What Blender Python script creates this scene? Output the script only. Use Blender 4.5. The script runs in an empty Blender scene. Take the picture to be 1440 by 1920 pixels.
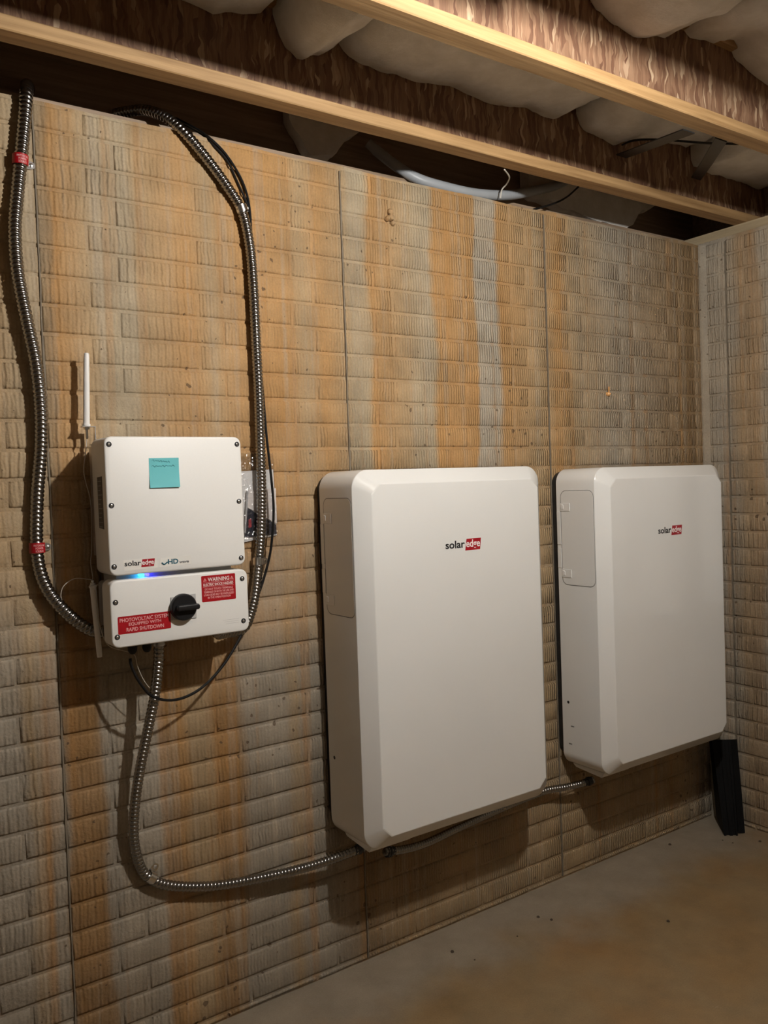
import bpy, bmesh, math, random
import numpy as np
from mathutils import Vector, Matrix, noise

random.seed(7)
scene = bpy.context.scene
COL = scene.collection
PI = math.pi

# ------------------------------------------------------------------ camera
RIGHT = Vector((0.82194544, -0.56844579, -0.03570813))
FWD = Vector((0.56763278, 0.8227052, -0.03080884))
UP = Vector((0.04689042, 0.00505408, 0.99888725))
CAM = Vector((-0.42488, -2.38064, 1.6150))
FPX = 1574.54
cd = bpy.data.cameras.new('camera')
cam = bpy.data.objects.new('camera', cd)
COL.objects.link(cam)
cd.sensor_fit = 'VERTICAL'
cd.sensor_height = 32.0
cd.lens = FPX * 32.0 / 1920.0
cd.clip_start = 0.02
cam.matrix_world = Matrix(((RIGHT.x, UP.x, -FWD.x, CAM.x), (RIGHT.y, UP.y, -FWD.y, CAM.y),
                           (RIGHT.z, UP.z, -FWD.z, CAM.z), (0, 0, 0, 1)))
scene.camera = cam

# ------------------------------------------------------------------ world, exposure
world = bpy.data.worlds.new('world')
scene.world = world
world.use_nodes = True
world.node_tree.nodes['Background'].inputs[0].default_value = (0.6, 0.65, 0.75, 1)
world.node_tree.nodes['Background'].inputs[1].default_value = 0.0
scene.view_settings.view_transform = 'Standard'
scene.view_settings.look = 'None'
scene.view_settings.gamma = 1.0
scene.view_settings.exposure = 0.0
scene.view_settings.use_curve_mapping = False
BULB = Vector((0.98, -1.67, 2.62))
BULB_STRENGTH = 4100.0


def at(u, v, val=0.0, axis=1):
    """photo pixel (1440x1920) -> point where its ray meets the plane coordinate[axis] = val"""
    d = RIGHT * ((u - 720) / FPX) - UP * ((v - 960) / FPX) + FWD
    t = (val - CAM[axis]) / d[axis]
    return CAM + d * t


def to_px(P):
    q = Vector(P) - CAM
    z = q.dot(FWD)
    return 720 + FPX * q.dot(RIGHT) / z, 960 - FPX * q.dot(UP) / z


# ------------------------------------------------------------------ materials
class NT:
    def __init__(self, name):
        self.m = bpy.data.materials.new(name)
        self.m.use_nodes = True
        self.t = self.m.node_tree
        self.b = self.t.nodes['Principled BSDF']

    def n(self, typ, **kw):
        nd = self.t.nodes.new(typ)
        for k, v in kw.items():
            if k.startswith('i_'):
                key = k[2:]
                key = int(key) if key.isdigit() else key
                nd.inputs[key].default_value = v
            else:
                setattr(nd, k, v)
        return nd

    def l(self, a, b):
        self.t.links.new(a, b)

    def math(self, op, a, b=None, clamp=False):
        nd = self.n('ShaderNodeMath', operation=op, use_clamp=clamp)
        for i, x in enumerate((a, b)):
            if x is None:
                continue
            if isinstance(x, (int, float)):
                nd.inputs[i].default_value = x
            else:
                self.l(x, nd.inputs[i])
        return nd.outputs[0]

    def mix(self, f, a, b, blend='MIX'):
        nd = self.n('ShaderNodeMix', data_type='RGBA', blend_type=blend)
        for i, x in ((0, f), (6, a), (7, b)):
            if isinstance(x, (int, float)):
                nd.inputs[i].default_value = x
            elif isinstance(x, tuple):
                nd.inputs[i].default_value = x if len(x) == 4 else x + (1,)
            else:
                self.l(x, nd.inputs[i])
        return nd.outputs[2]

    def ramp(self, fac, stops, interp='LINEAR'):
        nd = self.n('ShaderNodeValToRGB')
        cr = nd.color_ramp
        cr.interpolation = interp
        while len(cr.elements) > 1:
            cr.elements.remove(cr.elements[-1])
        cr.elements[0].position = stops[0][0]
        c = stops[0][1]
        cr.elements[0].color = c + (1,) if isinstance(c, tuple) else (c, c, c, 1)
        for p, c in stops[1:]:
            e = cr.elements.new(min(max(p, 0), 1))
            e.color = c + (1,) if isinstance(c, tuple) else (c, c, c, 1)
        self.l(fac, nd.inputs[0])
        return nd.outputs[0]

    def noise(self, vec, scale, detail=3, rough=0.5):
        nd = self.n('ShaderNodeTexNoise')
        nd.inputs['Scale'].default_value = scale
        nd.inputs['Detail'].default_value = detail
        nd.inputs['Roughness'].default_value = rough
        if vec is not None:
            self.l(vec, nd.inputs['Vector'])
        return nd.outputs[0]

    def scaled(self, vec, sx, sy, sz):
        nd = self.n('ShaderNodeVectorMath', operation='MULTIPLY')
        self.l(vec, nd.inputs[0])
        nd.inputs[1].default_value = (sx, sy, sz)
        return nd.outputs[0]

    def bump(self, h, strength, dist, normal=None):
        nd = self.n('ShaderNodeBump')
        nd.inputs['Strength'].default_value = strength
        nd.inputs['Distance'].default_value = dist
        self.l(h, nd.inputs['Height'])
        if normal is not None:
            self.l(normal, nd.inputs['Normal'])
        return nd.outputs[0]

    def set(self, **kw):
        for k, v in kw.items():
            self.b.inputs[k.replace('_', ' ')].default_value = v if not isinstance(v, tuple) else (v + (1,) if len(v) == 3 else v)


M = {}


def plain(name, col, rough=0.5, metal=0.0, var=0.06, scale=40.0, bump=0.0, spec=0.5):
    """procedural material: colour with fine noise variation and optional grain relief"""
    t = NT(name)
    tc = t.n('ShaderNodeTexCoord').outputs['Object']
    f = t.noise(tc, scale, 4)
    lo = tuple(c * (1 - var) for c in col)
    hi = tuple(min(1, c * (1 + var)) for c in col)
    t.l(t.mix(f, lo, hi), t.b.inputs['Base Color'])
    t.set(Roughness=rough, Metallic=metal)
    t.b.inputs['Specular IOR Level'].default_value = spec
    if bump:
        t.l(t.bump(t.noise(tc, scale * 4, 4), bump, 0.001), t.b.inputs['Normal'])
    M[name] = t.m
    return t.m


GREY = (0.41, 0.365, 0.29)
LGREY = (0.45, 0.405, 0.325)
TAN = (0.46, 0.335, 0.19)
ORA = (0.50, 0.29, 0.115)
RUST = (0.37, 0.215, 0.085)
WGREY = (0.45, 0.375, 0.255)
BRN = (0.34, 0.23, 0.12)


def wall_material(name, axis, up_stops, lo_stops, u0, u1, ridges=True, dark=1.0):
    t = NT(name)
    pos = t.n('ShaderNodeNewGeometry').outputs['Position']
    sep = t.n('ShaderNodeSeparateXYZ')
    t.l(pos, sep.inputs[0])
    u = sep.outputs[axis]
    z = sep.outputs[2]
    big = t.noise(pos, 2.2, 2)
    wob = t.math('MULTIPLY', t.math('SUBTRACT', big, 0.5), 0.10)
    wob2 = t.math('MULTIPLY', t.math('SUBTRACT', t.noise(pos, 22, 2), 0.5), 0.016)
    uu = t.math('ADD', t.math('ADD', u, wob), wob2)
    fac = t.math('DIVIDE', t.math('SUBTRACT', uu, u0), u1 - u0)
    ru = t.ramp(fac, [((p - u0) / (u1 - u0), c) for p, c in up_stops])
    rl = t.ramp(fac, [((p - u0) / (u1 - u0), tuple(x * 0.86 for x in c)) for p, c in lo_stops])  # lower stain colours, darkened to stand in for light falling off downwards
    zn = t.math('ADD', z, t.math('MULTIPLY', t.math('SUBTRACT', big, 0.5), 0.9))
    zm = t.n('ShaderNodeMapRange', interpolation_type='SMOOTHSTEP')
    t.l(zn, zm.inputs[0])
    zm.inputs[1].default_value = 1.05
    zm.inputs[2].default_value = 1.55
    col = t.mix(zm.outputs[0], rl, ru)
    soft = t.noise(t.scaled(pos, 5, 5, 1.6), 1.0, 3, 0.6)
    sf = t.math('MULTIPLY', t.math('SUBTRACT', soft, 0.42, clamp=True), 3.0, clamp=True)
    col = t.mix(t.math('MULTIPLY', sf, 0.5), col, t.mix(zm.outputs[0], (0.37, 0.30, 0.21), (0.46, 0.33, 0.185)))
    # vertical run streaks
    st = t.noise(t.scaled(pos, 30, 30, 0.7), 1.0, 3, 0.6)
    stf = t.math('MULTIPLY', t.math('SUBTRACT', st, 0.52, clamp=True), 3.0, clamp=True)
    col = t.mix(stf, col, (0.47, 0.40, 0.30))
    st2 = t.noise(t.scaled(pos, 21, 21, 0.5), 1.0, 2, 0.5)
    stf2 = t.math('MULTIPLY', t.math('SUBTRACT', st2, 0.55, clamp=True), 3.2, clamp=True)
    col = t.mix(stf2, col, (0.43, 0.225, 0.075))
    # blotches
    bl = t.ramp(t.noise(pos, 7.0, 5, 0.6), [(0.25, 0.74), (0.7, 1.12)])
    col = t.mix(1.0, col, bl, 'MULTIPLY')
    fine = t.ramp(t.noise(pos, 160.0, 3, 0.6), [(0.25, 0.86), (0.75, 1.08)])
    col = t.mix(1.0, col, fine, 'MULTIPLY')
    # bug holes
    vo = t.n('ShaderNodeTexVoronoi', feature='F1')
    vo.inputs['Scale'].default_value = 26.0
    vd = t.n('ShaderNodeVectorMath', operation='MULTIPLY_ADD')
    nz = t.n('ShaderNodeTexNoise')
    nz.inputs['Scale'].default_value = 60
    t.l(pos, nz.inputs['Vector'])
    t.l(nz.outputs['Color'], vd.inputs[0])
    vd.inputs[1].default_value = (0.016, 0.016, 0.016)
    t.l(pos, vd.inputs[2])
    t.l(vd.outputs[0], vo.inputs['Vector'])
    hole_n = t.noise(pos, 3.0, 2)
    thr = t.math('MULTIPLY', t.math('SUBTRACT', hole_n, 0.40, clamp=True), 0.62)
    hole = t.math('LESS_THAN', vo.outputs['Distance'], thr)
    col = t.mix(t.math('MULTIPLY', hole, 0.75), col, (0.09, 0.055, 0.03))
    col = t.mix(1.0, col, (0.90, 0.875, 0.86), 'MULTIPLY')
    if dark != 1.0:
        col = t.mix(1.0, col, (dark, dark, dark), 'MULTIPLY')
    t.l(col, t.b.inputs['Base Color'])
    t.set(Roughness=0.72)
    t.b.inputs['Specular IOR Level'].default_value = 0.3
    grain = t.noise(pos, 90.0, 4, 0.6)
    h = t.math('MULTIPLY', grain, 0.5)
    if ridges:
        w1 = t.math('MULTIPLY', t.noise(t.scaled(pos, 14, 14, 20), 1.0, 2), 9.0)
        pit = t.math('ADD', t.math('MULTIPLY', u, 560.0), w1)
        s1 = t.math('SINE', pit)
        coarse = t.math('SINE', t.math('ADD', t.math('MULTIPLY', u, 300.0), t.math('MULTIPLY', t.noise(t.scaled(pos, 10, 10, 9), 1.0, 2), 10.0)))
        m = t.noise(pos, 5.0, 2)
        mk = t.math('MULTIPLY', t.math('SUBTRACT', m, 0.25, clamp=True), 2.0, clamp=True)
        # the grooves get finer along the wall, away from the camera's end
        near = t.n('ShaderNodeMapRange')
        t.l(u, near.inputs[0])
        near.inputs[1].default_value = 0.5
        near.inputs[2].default_value = 1.1
        mixw = t.n('ShaderNodeMix', data_type='FLOAT')
        t.l(near.outputs[0], mixw.inputs[0])
        t.l(t.math('ADD', t.math('MULTIPLY', coarse, 0.42), t.math('MULTIPLY', s1, 0.28)), mixw.inputs[2])
        t.l(s1, mixw.inputs[3])
        h = t.math('ADD', h, t.math('MULTIPLY', t.math('MULTIPLY', mixw.outputs[0], 0.5), mk))
    hh = t.math('SUBTRACT', h, t.math('MULTIPLY', hole, 1.2))
    t.l(t.bump(hh, 1.0, 0.0056), t.b.inputs['Normal'])
    M[name] = t.m
    return t.m


UPS = [(-0.4, TAN), (0.02, TAN), (0.10, WGREY), (0.145, BRN), (0.16, ORA), (0.24, TAN), (0.28, WGREY), (0.36, WGREY), (0.40, TAN),
       (0.55, ORA), (0.62, TAN), (0.70, ORA), (0.86, ORA), (0.93, TAN), (1.0, ORA), (1.09, TAN), (1.12, WGREY), (1.18, WGREY), (1.20, ORA),
       (1.34, TAN), (1.39, WGREY), (1.45, WGREY), (1.47, ORA), (1.655, ORA), (1.665, LGREY), (1.765, LGREY), (1.78, ORA), (2.0, TAN),
       (2.12, ORA), (2.16, TAN), (2.45, GREY), (2.9, BRN)]
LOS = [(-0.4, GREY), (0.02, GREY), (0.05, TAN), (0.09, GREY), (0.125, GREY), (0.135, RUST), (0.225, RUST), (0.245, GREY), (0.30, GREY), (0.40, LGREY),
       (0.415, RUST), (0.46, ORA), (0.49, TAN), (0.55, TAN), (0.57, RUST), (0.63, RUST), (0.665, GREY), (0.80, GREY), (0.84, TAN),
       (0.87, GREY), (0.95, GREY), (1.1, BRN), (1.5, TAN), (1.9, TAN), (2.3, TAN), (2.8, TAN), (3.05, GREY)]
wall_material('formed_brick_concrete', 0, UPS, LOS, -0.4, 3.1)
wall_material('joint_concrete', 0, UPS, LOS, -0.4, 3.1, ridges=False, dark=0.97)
RWU = [(-1.5, GREY), (-0.9, TAN), (-0.5, GREY), (-0.36, GREY), (-0.31, GREY), (-0.28, (0.40, 0.29, 0.18)), (-0.2, (0.39, 0.29, 0.18)), (-0.14, GREY), (-0.05, LGREY), (0.0, LGREY)]
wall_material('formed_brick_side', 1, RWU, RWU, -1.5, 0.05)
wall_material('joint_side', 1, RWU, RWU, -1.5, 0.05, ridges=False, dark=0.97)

# floor
t = NT('floor_concrete')
pos = t.n('ShaderNodeNewGeometry').outputs['Position']
sep = t.n('ShaderNodeSeparateXYZ')
t.l(pos, sep.inputs[0])
near = t.n('ShaderNodeMapRange', interpolation_type='SMOOTHSTEP')
yy = t.math('ADD', sep.outputs[1], t.math('MULTIPLY', t.math('SUBTRACT', t.noise(pos, 3.0, 5, 0.6), 0.5), 0.55))
t.l(yy, near.inputs[0])
near.inputs[1].default_value = -0.42
near.inputs[2].default_value = -0.12
orange = t.ramp(t.noise(pos, 1.6, 5, 0.55), [(0.3, (0.25, 0.15, 0.06)), (0.5, (0.265, 0.185, 0.095)), (0.7, (0.27, 0.155, 0.06))])
c = t.mix(near.outputs[0], orange, (0.30, 0.25, 0.185))
c = t.mix(1.0, c, t.ramp(t.noise(pos, 9, 6, 0.65), [(0.3, 0.8), (0.7, 1.1)]), 'MULTIPLY')
c = t.mix(1.0, c, t.ramp(t.noise(pos, 220, 3), [(0.3, 0.88), (0.7, 1.05)]), 'MULTIPLY')
sc = t.noise(t.scaled(pos, 6, 40, 1), 1.0, 6, 0.7)
c = t.mix(t.math('MULTIPLY', t.math('SUBTRACT', sc, 0.66, clamp=True), 2.5, clamp=True), c, (0.5, 0.46, 0.4))
t.l(c, t.b.inputs['Base Color'])
t.set(Roughness=0.55)
t.l(t.bump(t.noise(pos, 30, 6, 0.6), 0.25, 0.004), t.b.inputs['Normal'])
M['floor_concrete'] = t.m

# plain room concrete
t = NT('room_concrete')
pos = t.n('ShaderNodeNewGeometry').outputs['Position']
t.l(t.ramp(t.noise(t.scaled(pos, 3, 3, 1.0), 1.0, 5), [(0.3, (0.26, 0.22, 0.17)), (0.7, (0.34, 0.30, 0.25))]), t.b.inputs['Base Color'])
t.set(Roughness=0.8)
M['room_concrete'] = t.m


def wood(name, a, b, rough=0.6, along=0):
    t = NT(name)
    tc = t.n('ShaderNodeTexCoord').outputs['Object']
    s = [55, 55, 55]
    s[along] = 2.2
    f = t.noise(t.scaled(tc, *s), 1.0, 5, 0.6)
    s2 = [9, 9, 9]
    s2[along] = 0.8
    g = t.noise(t.scaled(tc, *s2), 1.0, 3)
    col = t.ramp(f, [(0.3, a), (0.62, b)])
    col = t.mix(1.0, col, t.ramp(g, [(0.3, 0.75), (0.7, 1.1)]), 'MULTIPLY')
    t.l(col, t.b.inputs['Base Color'])
    t.set(Roughness=rough)
    t.l(t.bump(f, 0.4, 0.0015), t.b.inputs['Normal'])
    M[name] = t.m


wood('flange_lumber', (0.25, 0.14, 0.055), (0.44, 0.275, 0.125))
wood('sill_lumber', (0.32, 0.25, 0.15), (0.48, 0.38, 0.24), along=1)
wood('rim_board', (0.20, 0.14, 0.09), (0.36, 0.26, 0.18))

# oriented strand board web
t = NT('strand_board')
tc = t.n('ShaderNodeTexCoord').outputs['Object']
wn = t.n('ShaderNodeTexNoise')
wn.inputs['Scale'].default_value = 14
t.l(tc, wn.inputs['Vector'])
add = t.n('ShaderNodeVectorMath', operation='MULTIPLY_ADD')
t.l(wn.outputs['Color'], add.inputs[0])
add.inputs[1].default_value = (0.05, 0.02, 0.03)
t.l(tc, add.inputs[2])
vo = t.n('ShaderNodeTexVoronoi', feature='F1')
vo.inputs['Scale'].default_value = 1.0
vo.inputs['Randomness'].default_value = 1.0
t.l(t.scaled(add.outputs[0], 95, 25, 15), vo.inputs['Vector'])
sc = t.n('ShaderNodeSeparateColor')
t.l(vo.outputs['Color'], sc.inputs[0])
col = t.ramp(sc.outputs[0], [(0.0, (0.15, 0.072, 0.042)), (0.3, (0.22, 0.118, 0.068)), (0.8, (0.31, 0.185, 0.11)), (1.0, (0.52, 0.37, 0.24))])
grain = t.noise(t.scaled(tc, 260, 30, 14), 1.0, 3)
col = t.mix(1.0, col, t.ramp(grain, [(0.3, 0.75), (0.7, 1.1)]), 'MULTIPLY')
t.l(col, t.b.inputs['Base Color'])
t.set(Roughness=0.55)
hh = t.math('ADD', sc.outputs[1], t.math('MULTIPLY', grain, 0.4))
t.l(t.bump(hh, 0.6, 0.003), t.b.inputs['Normal'])
M['strand_board'] = t.m

# fibreglass insulation
t = NT('insulation_fibre')
tc = t.n('ShaderNodeTexCoord').outputs['Object']
f = t.noise(tc, 9, 6, 0.65)
t.l(t.ramp(f, [(0.25, (0.66, 0.63, 0.57)), (0.7, (0.88, 0.86, 0.82))]), t.b.inputs['Base Color'])
t.set(Roughness=0.95)
t.b.inputs['Specular IOR Level'].default_value = 0.1
t.l(t.bump(t.noise(t.scaled(tc, 40, 90, 90), 1.0, 5, 0.7), 0.7, 0.006), t.b.inputs['Normal'])
M['insulation_fibre'] = t.m

# painted housings
t = NT('white_enclosure')
tc = t.n('ShaderNodeTexCoord').outputs['Object']
t.l(t.ramp(t.noise(tc, 3.0, 5), [(0.3, (0.755, 0.755, 0.735)), (0.7, (0.785, 0.785, 0.765))]), t.b.inputs['Base Color'])
t.set(Roughness=0.14, IOR=1.6)
t.l(t.bump(t.noise(tc, 700, 2), 0.06, 0.0006), t.b.inputs['Normal'])
M['white_enclosure'] = t.m
plain('white_powder', (0.765, 0.76, 0.735), 0.42, 0, 0.02, 200, 0.05)
plain('white_plastic', (0.80, 0.79, 0.77), 0.35, 0, 0.02)
plain('light_grey_plastic', (0.47, 0.47, 0.46), 0.4, 0, 0.04)
plain('grey_plastic', (0.33, 0.35, 0.37), 0.42, 0, 0.1, 12)
plain('black_plastic', (0.009, 0.009, 0.010), 0.42, 0, 0.2, spec=0.3)
plain('black_matte', (0.005, 0.005, 0.0055), 0.6, 0, 0.3, 20, 0.1, spec=0.12)
plain('cable_black', (0.009, 0.0085, 0.0085), 0.45, 0, 0.2, spec=0.25)
plain('cable_white', (0.55, 0.50, 0.43), 0.5, 0, 0.05)
plain('galvanised', (0.55, 0.55, 0.54), 0.34, 1.0, 0.12, 60)
plain('conduit_steel', (0.34, 0.335, 0.325), 0.22, 1.0, 0.15, 60)
plain('zinc_bright', (0.72, 0.72, 0.71), 0.22, 1.0, 0.08)
plain('aluminium', (0.62, 0.63, 0.65), 0.38, 1.0, 0.06)
plain('dark_steel', (0.045, 0.047, 0.05), 0.35, 0.6, 0.2)
plain('red_label', (0.37, 0.004, 0.010), 0.38, 0, 0.04)
plain('red_logo', (0.36, 0.006, 0.016), 0.4, 0, 0.03)
plain('label_white', (0.85, 0.80, 0.78), 0.5, 0, 0.02)
plain('label_pink', (0.80, 0.42, 0.42), 0.5, 0, 0.02)
plain('ink_black', (0.012, 0.012, 0.014), 0.5, 0, 0.1)
plain('ink_grey', (0.16, 0.16, 0.16), 0.5, 0, 0.1)
plain('teal_ink', (0.012, 0.10, 0.15), 0.5, 0, 0.1)
plain('sticker_white', (0.80, 0.785, 0.74), 0.22, 0, 0.01)
plain('rating_label', (0.10, 0.095, 0.09), 0.35, 0, 0.25, 60)
plain('note_paper', (0.13, 0.50, 0.54), 0.65, 0, 0.05, 20)
plain('note_ink', (0.06, 0.24, 0.27), 0.6, 0, 0.1)
plain('paper', (0.88, 0.88, 0.88), 0.6, 0, 0.03)
plain('paper_grey', (0.45, 0.45, 0.46), 0.6, 0, 0.05)
plain('booklet_navy', (0.025, 0.03, 0.05), 0.3, 0, 0.2)
plain('booklet_red', (0.35, 0.03, 0.05), 0.4, 0, 0.2)
plain('orange_plastic', (0.80, 0.42, 0.16), 0.4, 0, 0.1)
plain('dirt', (0.06, 0.04, 0.025), 0.9, 0, 0.3)
plain('porcelain', (0.82, 0.81, 0.78), 0.2, 0, 0.02)
plain('subfloor', (0.28, 0.20, 0.12), 0.8, 0, 0.2, 8)
plain('string_white', (0.6, 0.57, 0.5), 0.7, 0, 0.1)
plain('seam_concrete', (0.20, 0.165, 0.12), 0.85, 0, 0.35, 30, 0.4)


def emissive(name, col, strength):
    t = NT(name)
    tc = t.n('ShaderNodeTexCoord').outputs['Object']
    lo = tuple(c * 0.97 for c in col)
    t.l(t.mix(t.noise(tc, 20, 2), lo, col), t.b.inputs['Emission Color'])
    t.set(Base_Color=col, Emission_Strength=strength)
    M[name] = t.m


emissive('bulb_glow', (1.0, 0.965, 0.91), BULB_STRENGTH)
emissive('led_glow', (0.03, 0.45, 1.0), 6.5)
emissive('led_blue', (0.03, 0.02, 1.0), 14.0)

# clear film
t = NT('clear_film')
tr = t.n('ShaderNodeBsdfTransparent')
tr.inputs[0].default_value = (0.93, 0.93, 0.93, 1)
gl = t.n('ShaderNodeBsdfGlossy')
gl.inputs['Roughness'].default_value = 0.12
tc = t.n('ShaderNodeTexCoord').outputs['Object']
t.l(t.bump(t.noise(tc, 45, 3), 1.0, 0.01), gl.inputs['Normal'])
fr = t.n('ShaderNodeMixShader')
fr.inputs[0].default_value = 0.10
t.l(tr.outputs[0], fr.inputs[1])
t.l(gl.outputs[0], fr.inputs[2])
t.l(fr.outputs[0], t.t.nodes['Material Output'].inputs[0])
M['clear_film'] = t.m


# ------------------------------------------------------------------ mesh builder
class MB:
    def __init__(self):
        self.v = []
        self.f = []

    def add(self, verts, faces):
        o = len(self.v)
        self.v += [Vector(p) for p in verts]
        self.f += [tuple(i + o for i in f) for f in faces]
        return self

    def box(self, x0, x1, y0, y1, z0, z1):
        return self.add([(x0, y0, z0), (x1, y0, z0), (x1, y1, z0), (x0, y1, z0), (x0, y0, z1), (x1, y0, z1), (x1, y1, z1), (x0, y1, z1)],
                        [(0, 3, 2, 1), (4, 5, 6, 7), (0, 1, 5, 4), (1, 2, 6, 5), (2, 3, 7, 6), (3, 0, 4, 7)])

    def loops(self, loops, cap0=True, cap1=True, closed=True):
        """skin consecutive vertex loops of equal length"""
        o = len(self.v)
        n = len(loops[0])
        for lp in loops:
            self.v += [Vector(p) for p in lp]
        m = n if closed else n - 1
        for i in range(len(loops) - 1):
            for j in range(m):
                a, b = o + i * n + j, o + i * n + (j + 1) % n
                self.f.append((a, b, b + n, a + n))
        if cap0:
            self.f.append(tuple(o + j for j in reversed(range(n))))
        if cap1:
            self.f.append(tuple(o + (len(loops) - 1) * n + j for j in range(n)))
        return self

    def rbox(self, x0, x1, z0, z1, yb, yf, r, bev=0.003, n=6):
        """rounded rectangle in XZ extruded from yb (back) to yf (front, smaller y)"""
        def ring(ins, y):
            return [(px, y, pz) for px, pz in rrect(x0 + ins, x1 - ins, z0 + ins, z1 - ins, max(r - ins, 0.0005), n)]
        L = [ring(bev * 0.6, yb), ring(0, yb - bev * 0.6)]
        for k in range(4):
            a = k / 3 * PI / 2
            L.append(ring(bev * (1 - math.cos(a)), yf + bev * (1 - math.sin(a))))
        return self.loops(L)

    def tube(self, pts, r, seg=10, cap=True):
        P = [Vector(p) for p in pts]
        n = len(P)
        fr = frames(P)
        L = []
        for i in range(n):
            rr = r(i) if callable(r) else r
            a, b = fr[i]
            L.append([P[i] + (a * math.cos(2 * PI * k / seg) + b * math.sin(2 * PI * k / seg)) * rr for k in range(seg)])
        return self.loops(L, cap, cap)

    def lathe(self, c, axis, prof, seg=20):
        """prof: list of (distance along axis, radius)"""
        c = Vector(c)
        ax = Vector(axis).normalized()
        a = ax.orthogonal().normalized()
        b = ax.cross(a)
        L = [[c + ax * d + (a * math.cos(2 * PI * k / seg) + b * math.sin(2 * PI * k / seg)) * max(r, 1e-5) for k in range(seg)] for d, r in prof]
        return self.loops(L)

    def mesh(self, name, mat, off=Vector((0, 0, 0)), smooth=True, angle=35):
        me = bpy.data.meshes.new(name)
        me.from_pydata([tuple(p - off) for p in self.v], [], self.f)
        me.update()
        bm = bmesh.new()
        bm.from_mesh(me)
        bmesh.ops.recalc_face_normals(bm, faces=bm.faces)
        bm.to_mesh(me)
        bm.free()
        if smooth:
            me.shade_smooth()
            me.set_sharp_from_angle(angle=math.radians(angle))
        me.materials.append(M[mat] if isinstance(mat, str) else mat)
        return me


def rrect(x0, x1, z0, z1, r, n=6):
    out = []
    for cx, cz, a0 in ((x1 - r, z1 - r, 0), (x0 + r, z1 - r, PI / 2), (x0 + r, z0 + r, PI), (x1 - r, z0 + r, 1.5 * PI)):
        for k in range(n):
            a = a0 + k / (n - 1) * PI / 2
            out.append((cx + r * math.cos(a), cz + r * math.sin(a)))
    return out


def frames(P):
    n = len(P)
    T = [(P[min(i + 1, n - 1)] - P[max(i - 1, 0)]).normalized() for i in range(n)]
    a = T[0].orthogonal().normalized()
    out = []
    for i in range(n):
        a = (a - T[i] * a.dot(T[i])).normalized()
        out.append((a, T[i].cross(a)))
    return out


def spline(pts, step=0.004):
    P = [Vector(p) for p in pts]
    P = [P[0] * 2 - P[1]] + P + [P[-1] * 2 - P[-2]]
    dense = []
    for i in range(1, len(P) - 2):
        for k in range(40):
            s = k / 40
            a, b, c, d = P[i - 1:i + 3]
            dense.append(0.5 * ((2 * b) + (c - a) * s + (2 * a - 5 * b + 4 * c - d) * s * s + (3 * b - a - 3 * c + d) * s ** 3))
    dense.append(P[-2])
    out = [dense[0]]
    acc = 0
    for i in range(1, len(dense)):
        seg = dense[i] - dense[i - 1]
        L = seg.length
        pos = 0
        while acc + (L - pos) >= step:
            pos += step - acc
            acc = 0
            out.append(dense[i - 1] + seg * (pos / L))
        acc += L - pos
    return out


def set_tags(o, label=None, cat=None, group=None, kind=None):
    if label:
        o['label'] = label
    if cat:
        o['category'] = cat
    if group:
        o['group'] = group
    if kind:
        o['kind'] = kind
    return o


OFF = {}


def thing(name, loc, label, cat, group=None):
    o = bpy.data.objects.new(name, None)
    o.empty_display_size = 0.05
    COL.objects.link(o)
    o.location = loc
    OFF[o.name] = Vector(loc)
    return set_tags(o, label, cat, group)


def obj(name, mb, mat, parent=None, label=None, cat=None, group=None, kind=None, smooth=True, angle=35):
    """one mesh object; world-space geometry; origin at its base (top-level) or at its thing's origin (part)"""
    if parent is not None:
        off = OFF[parent.name]
    else:
        xs, ys, zs = ([p[i] for p in mb.v] for i in range(3))
        off = Vector(((min(xs) + max(xs)) / 2, (min(ys) + max(ys)) / 2, min(zs)))
    o = bpy.data.objects.new(name, mb.mesh(name, mat, off, smooth, angle))
    COL.objects.link(o)
    if parent is not None:
        o.parent = parent
    else:
        o.location = off
    OFF[o.name] = off
    return set_tags(o, label, cat, group, kind)


def text_mb(body, x0, x1, z0, z1, y, depth=0.0004, bold=0.012):
    """lettering fitted to the box [x0,x1]x[z0,z1] on a plane facing -Y"""
    cu = bpy.data.curves.new('lettering', 'FONT')
    cu.body = body
    cu.extrude = 0.01
    cu.offset = bold
    cu.resolution_u = 3
    o = bpy.data.objects.new('lettering', cu)
    COL.objects.link(o)
    dg = bpy.context.evaluated_depsgraph_get()
    me = bpy.data.meshes.new_from_object(o.evaluated_get(dg))
    vs = [v.co.copy() for v in me.vertices]
    fs = [tuple(p.vertices) for p in me.polygons]
    bpy.data.objects.remove(o)
    bpy.data.curves.remove(cu)
    bpy.data.meshes.remove(me)
    xa, xb = min(v.x for v in vs), max(v.x for v in vs)
    ya, yb = min(v.y for v in vs), max(v.y for v in vs)
    mb = MB()
    mb.add([(x0 + (v.x - xa) / (xb - xa) * (x1 - x0), y - (depth if v.z > 0 else 0), z0 + (v.y - ya) / (yb - ya) * (z1 - z0)) for v in vs], fs)
    return mb


def quad_plate(poly, y, th):
    """flat plate from an XZ polygon, back face at y, front at y - th"""
    mb = MB()
    return mb.loops([[(a, y, b) for a, b in poly], [(a, y - th, b) for a, b in poly]])


# ------------------------------------------------------------------ room shell
XC = 3.0475          # inside face of the right wall
ZT = 2.684           # top of the concrete walls
PIT = 0.0783
Z0 = 1.7447
REC = 0.005          # depth of the brick joints
mb = MB().box(-3.0, XC + 0.2, -4.6, 0.2, -0.15, 0.0)
obj('floor', mb, 'floor_concrete', kind='structure', smooth=False)
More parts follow.
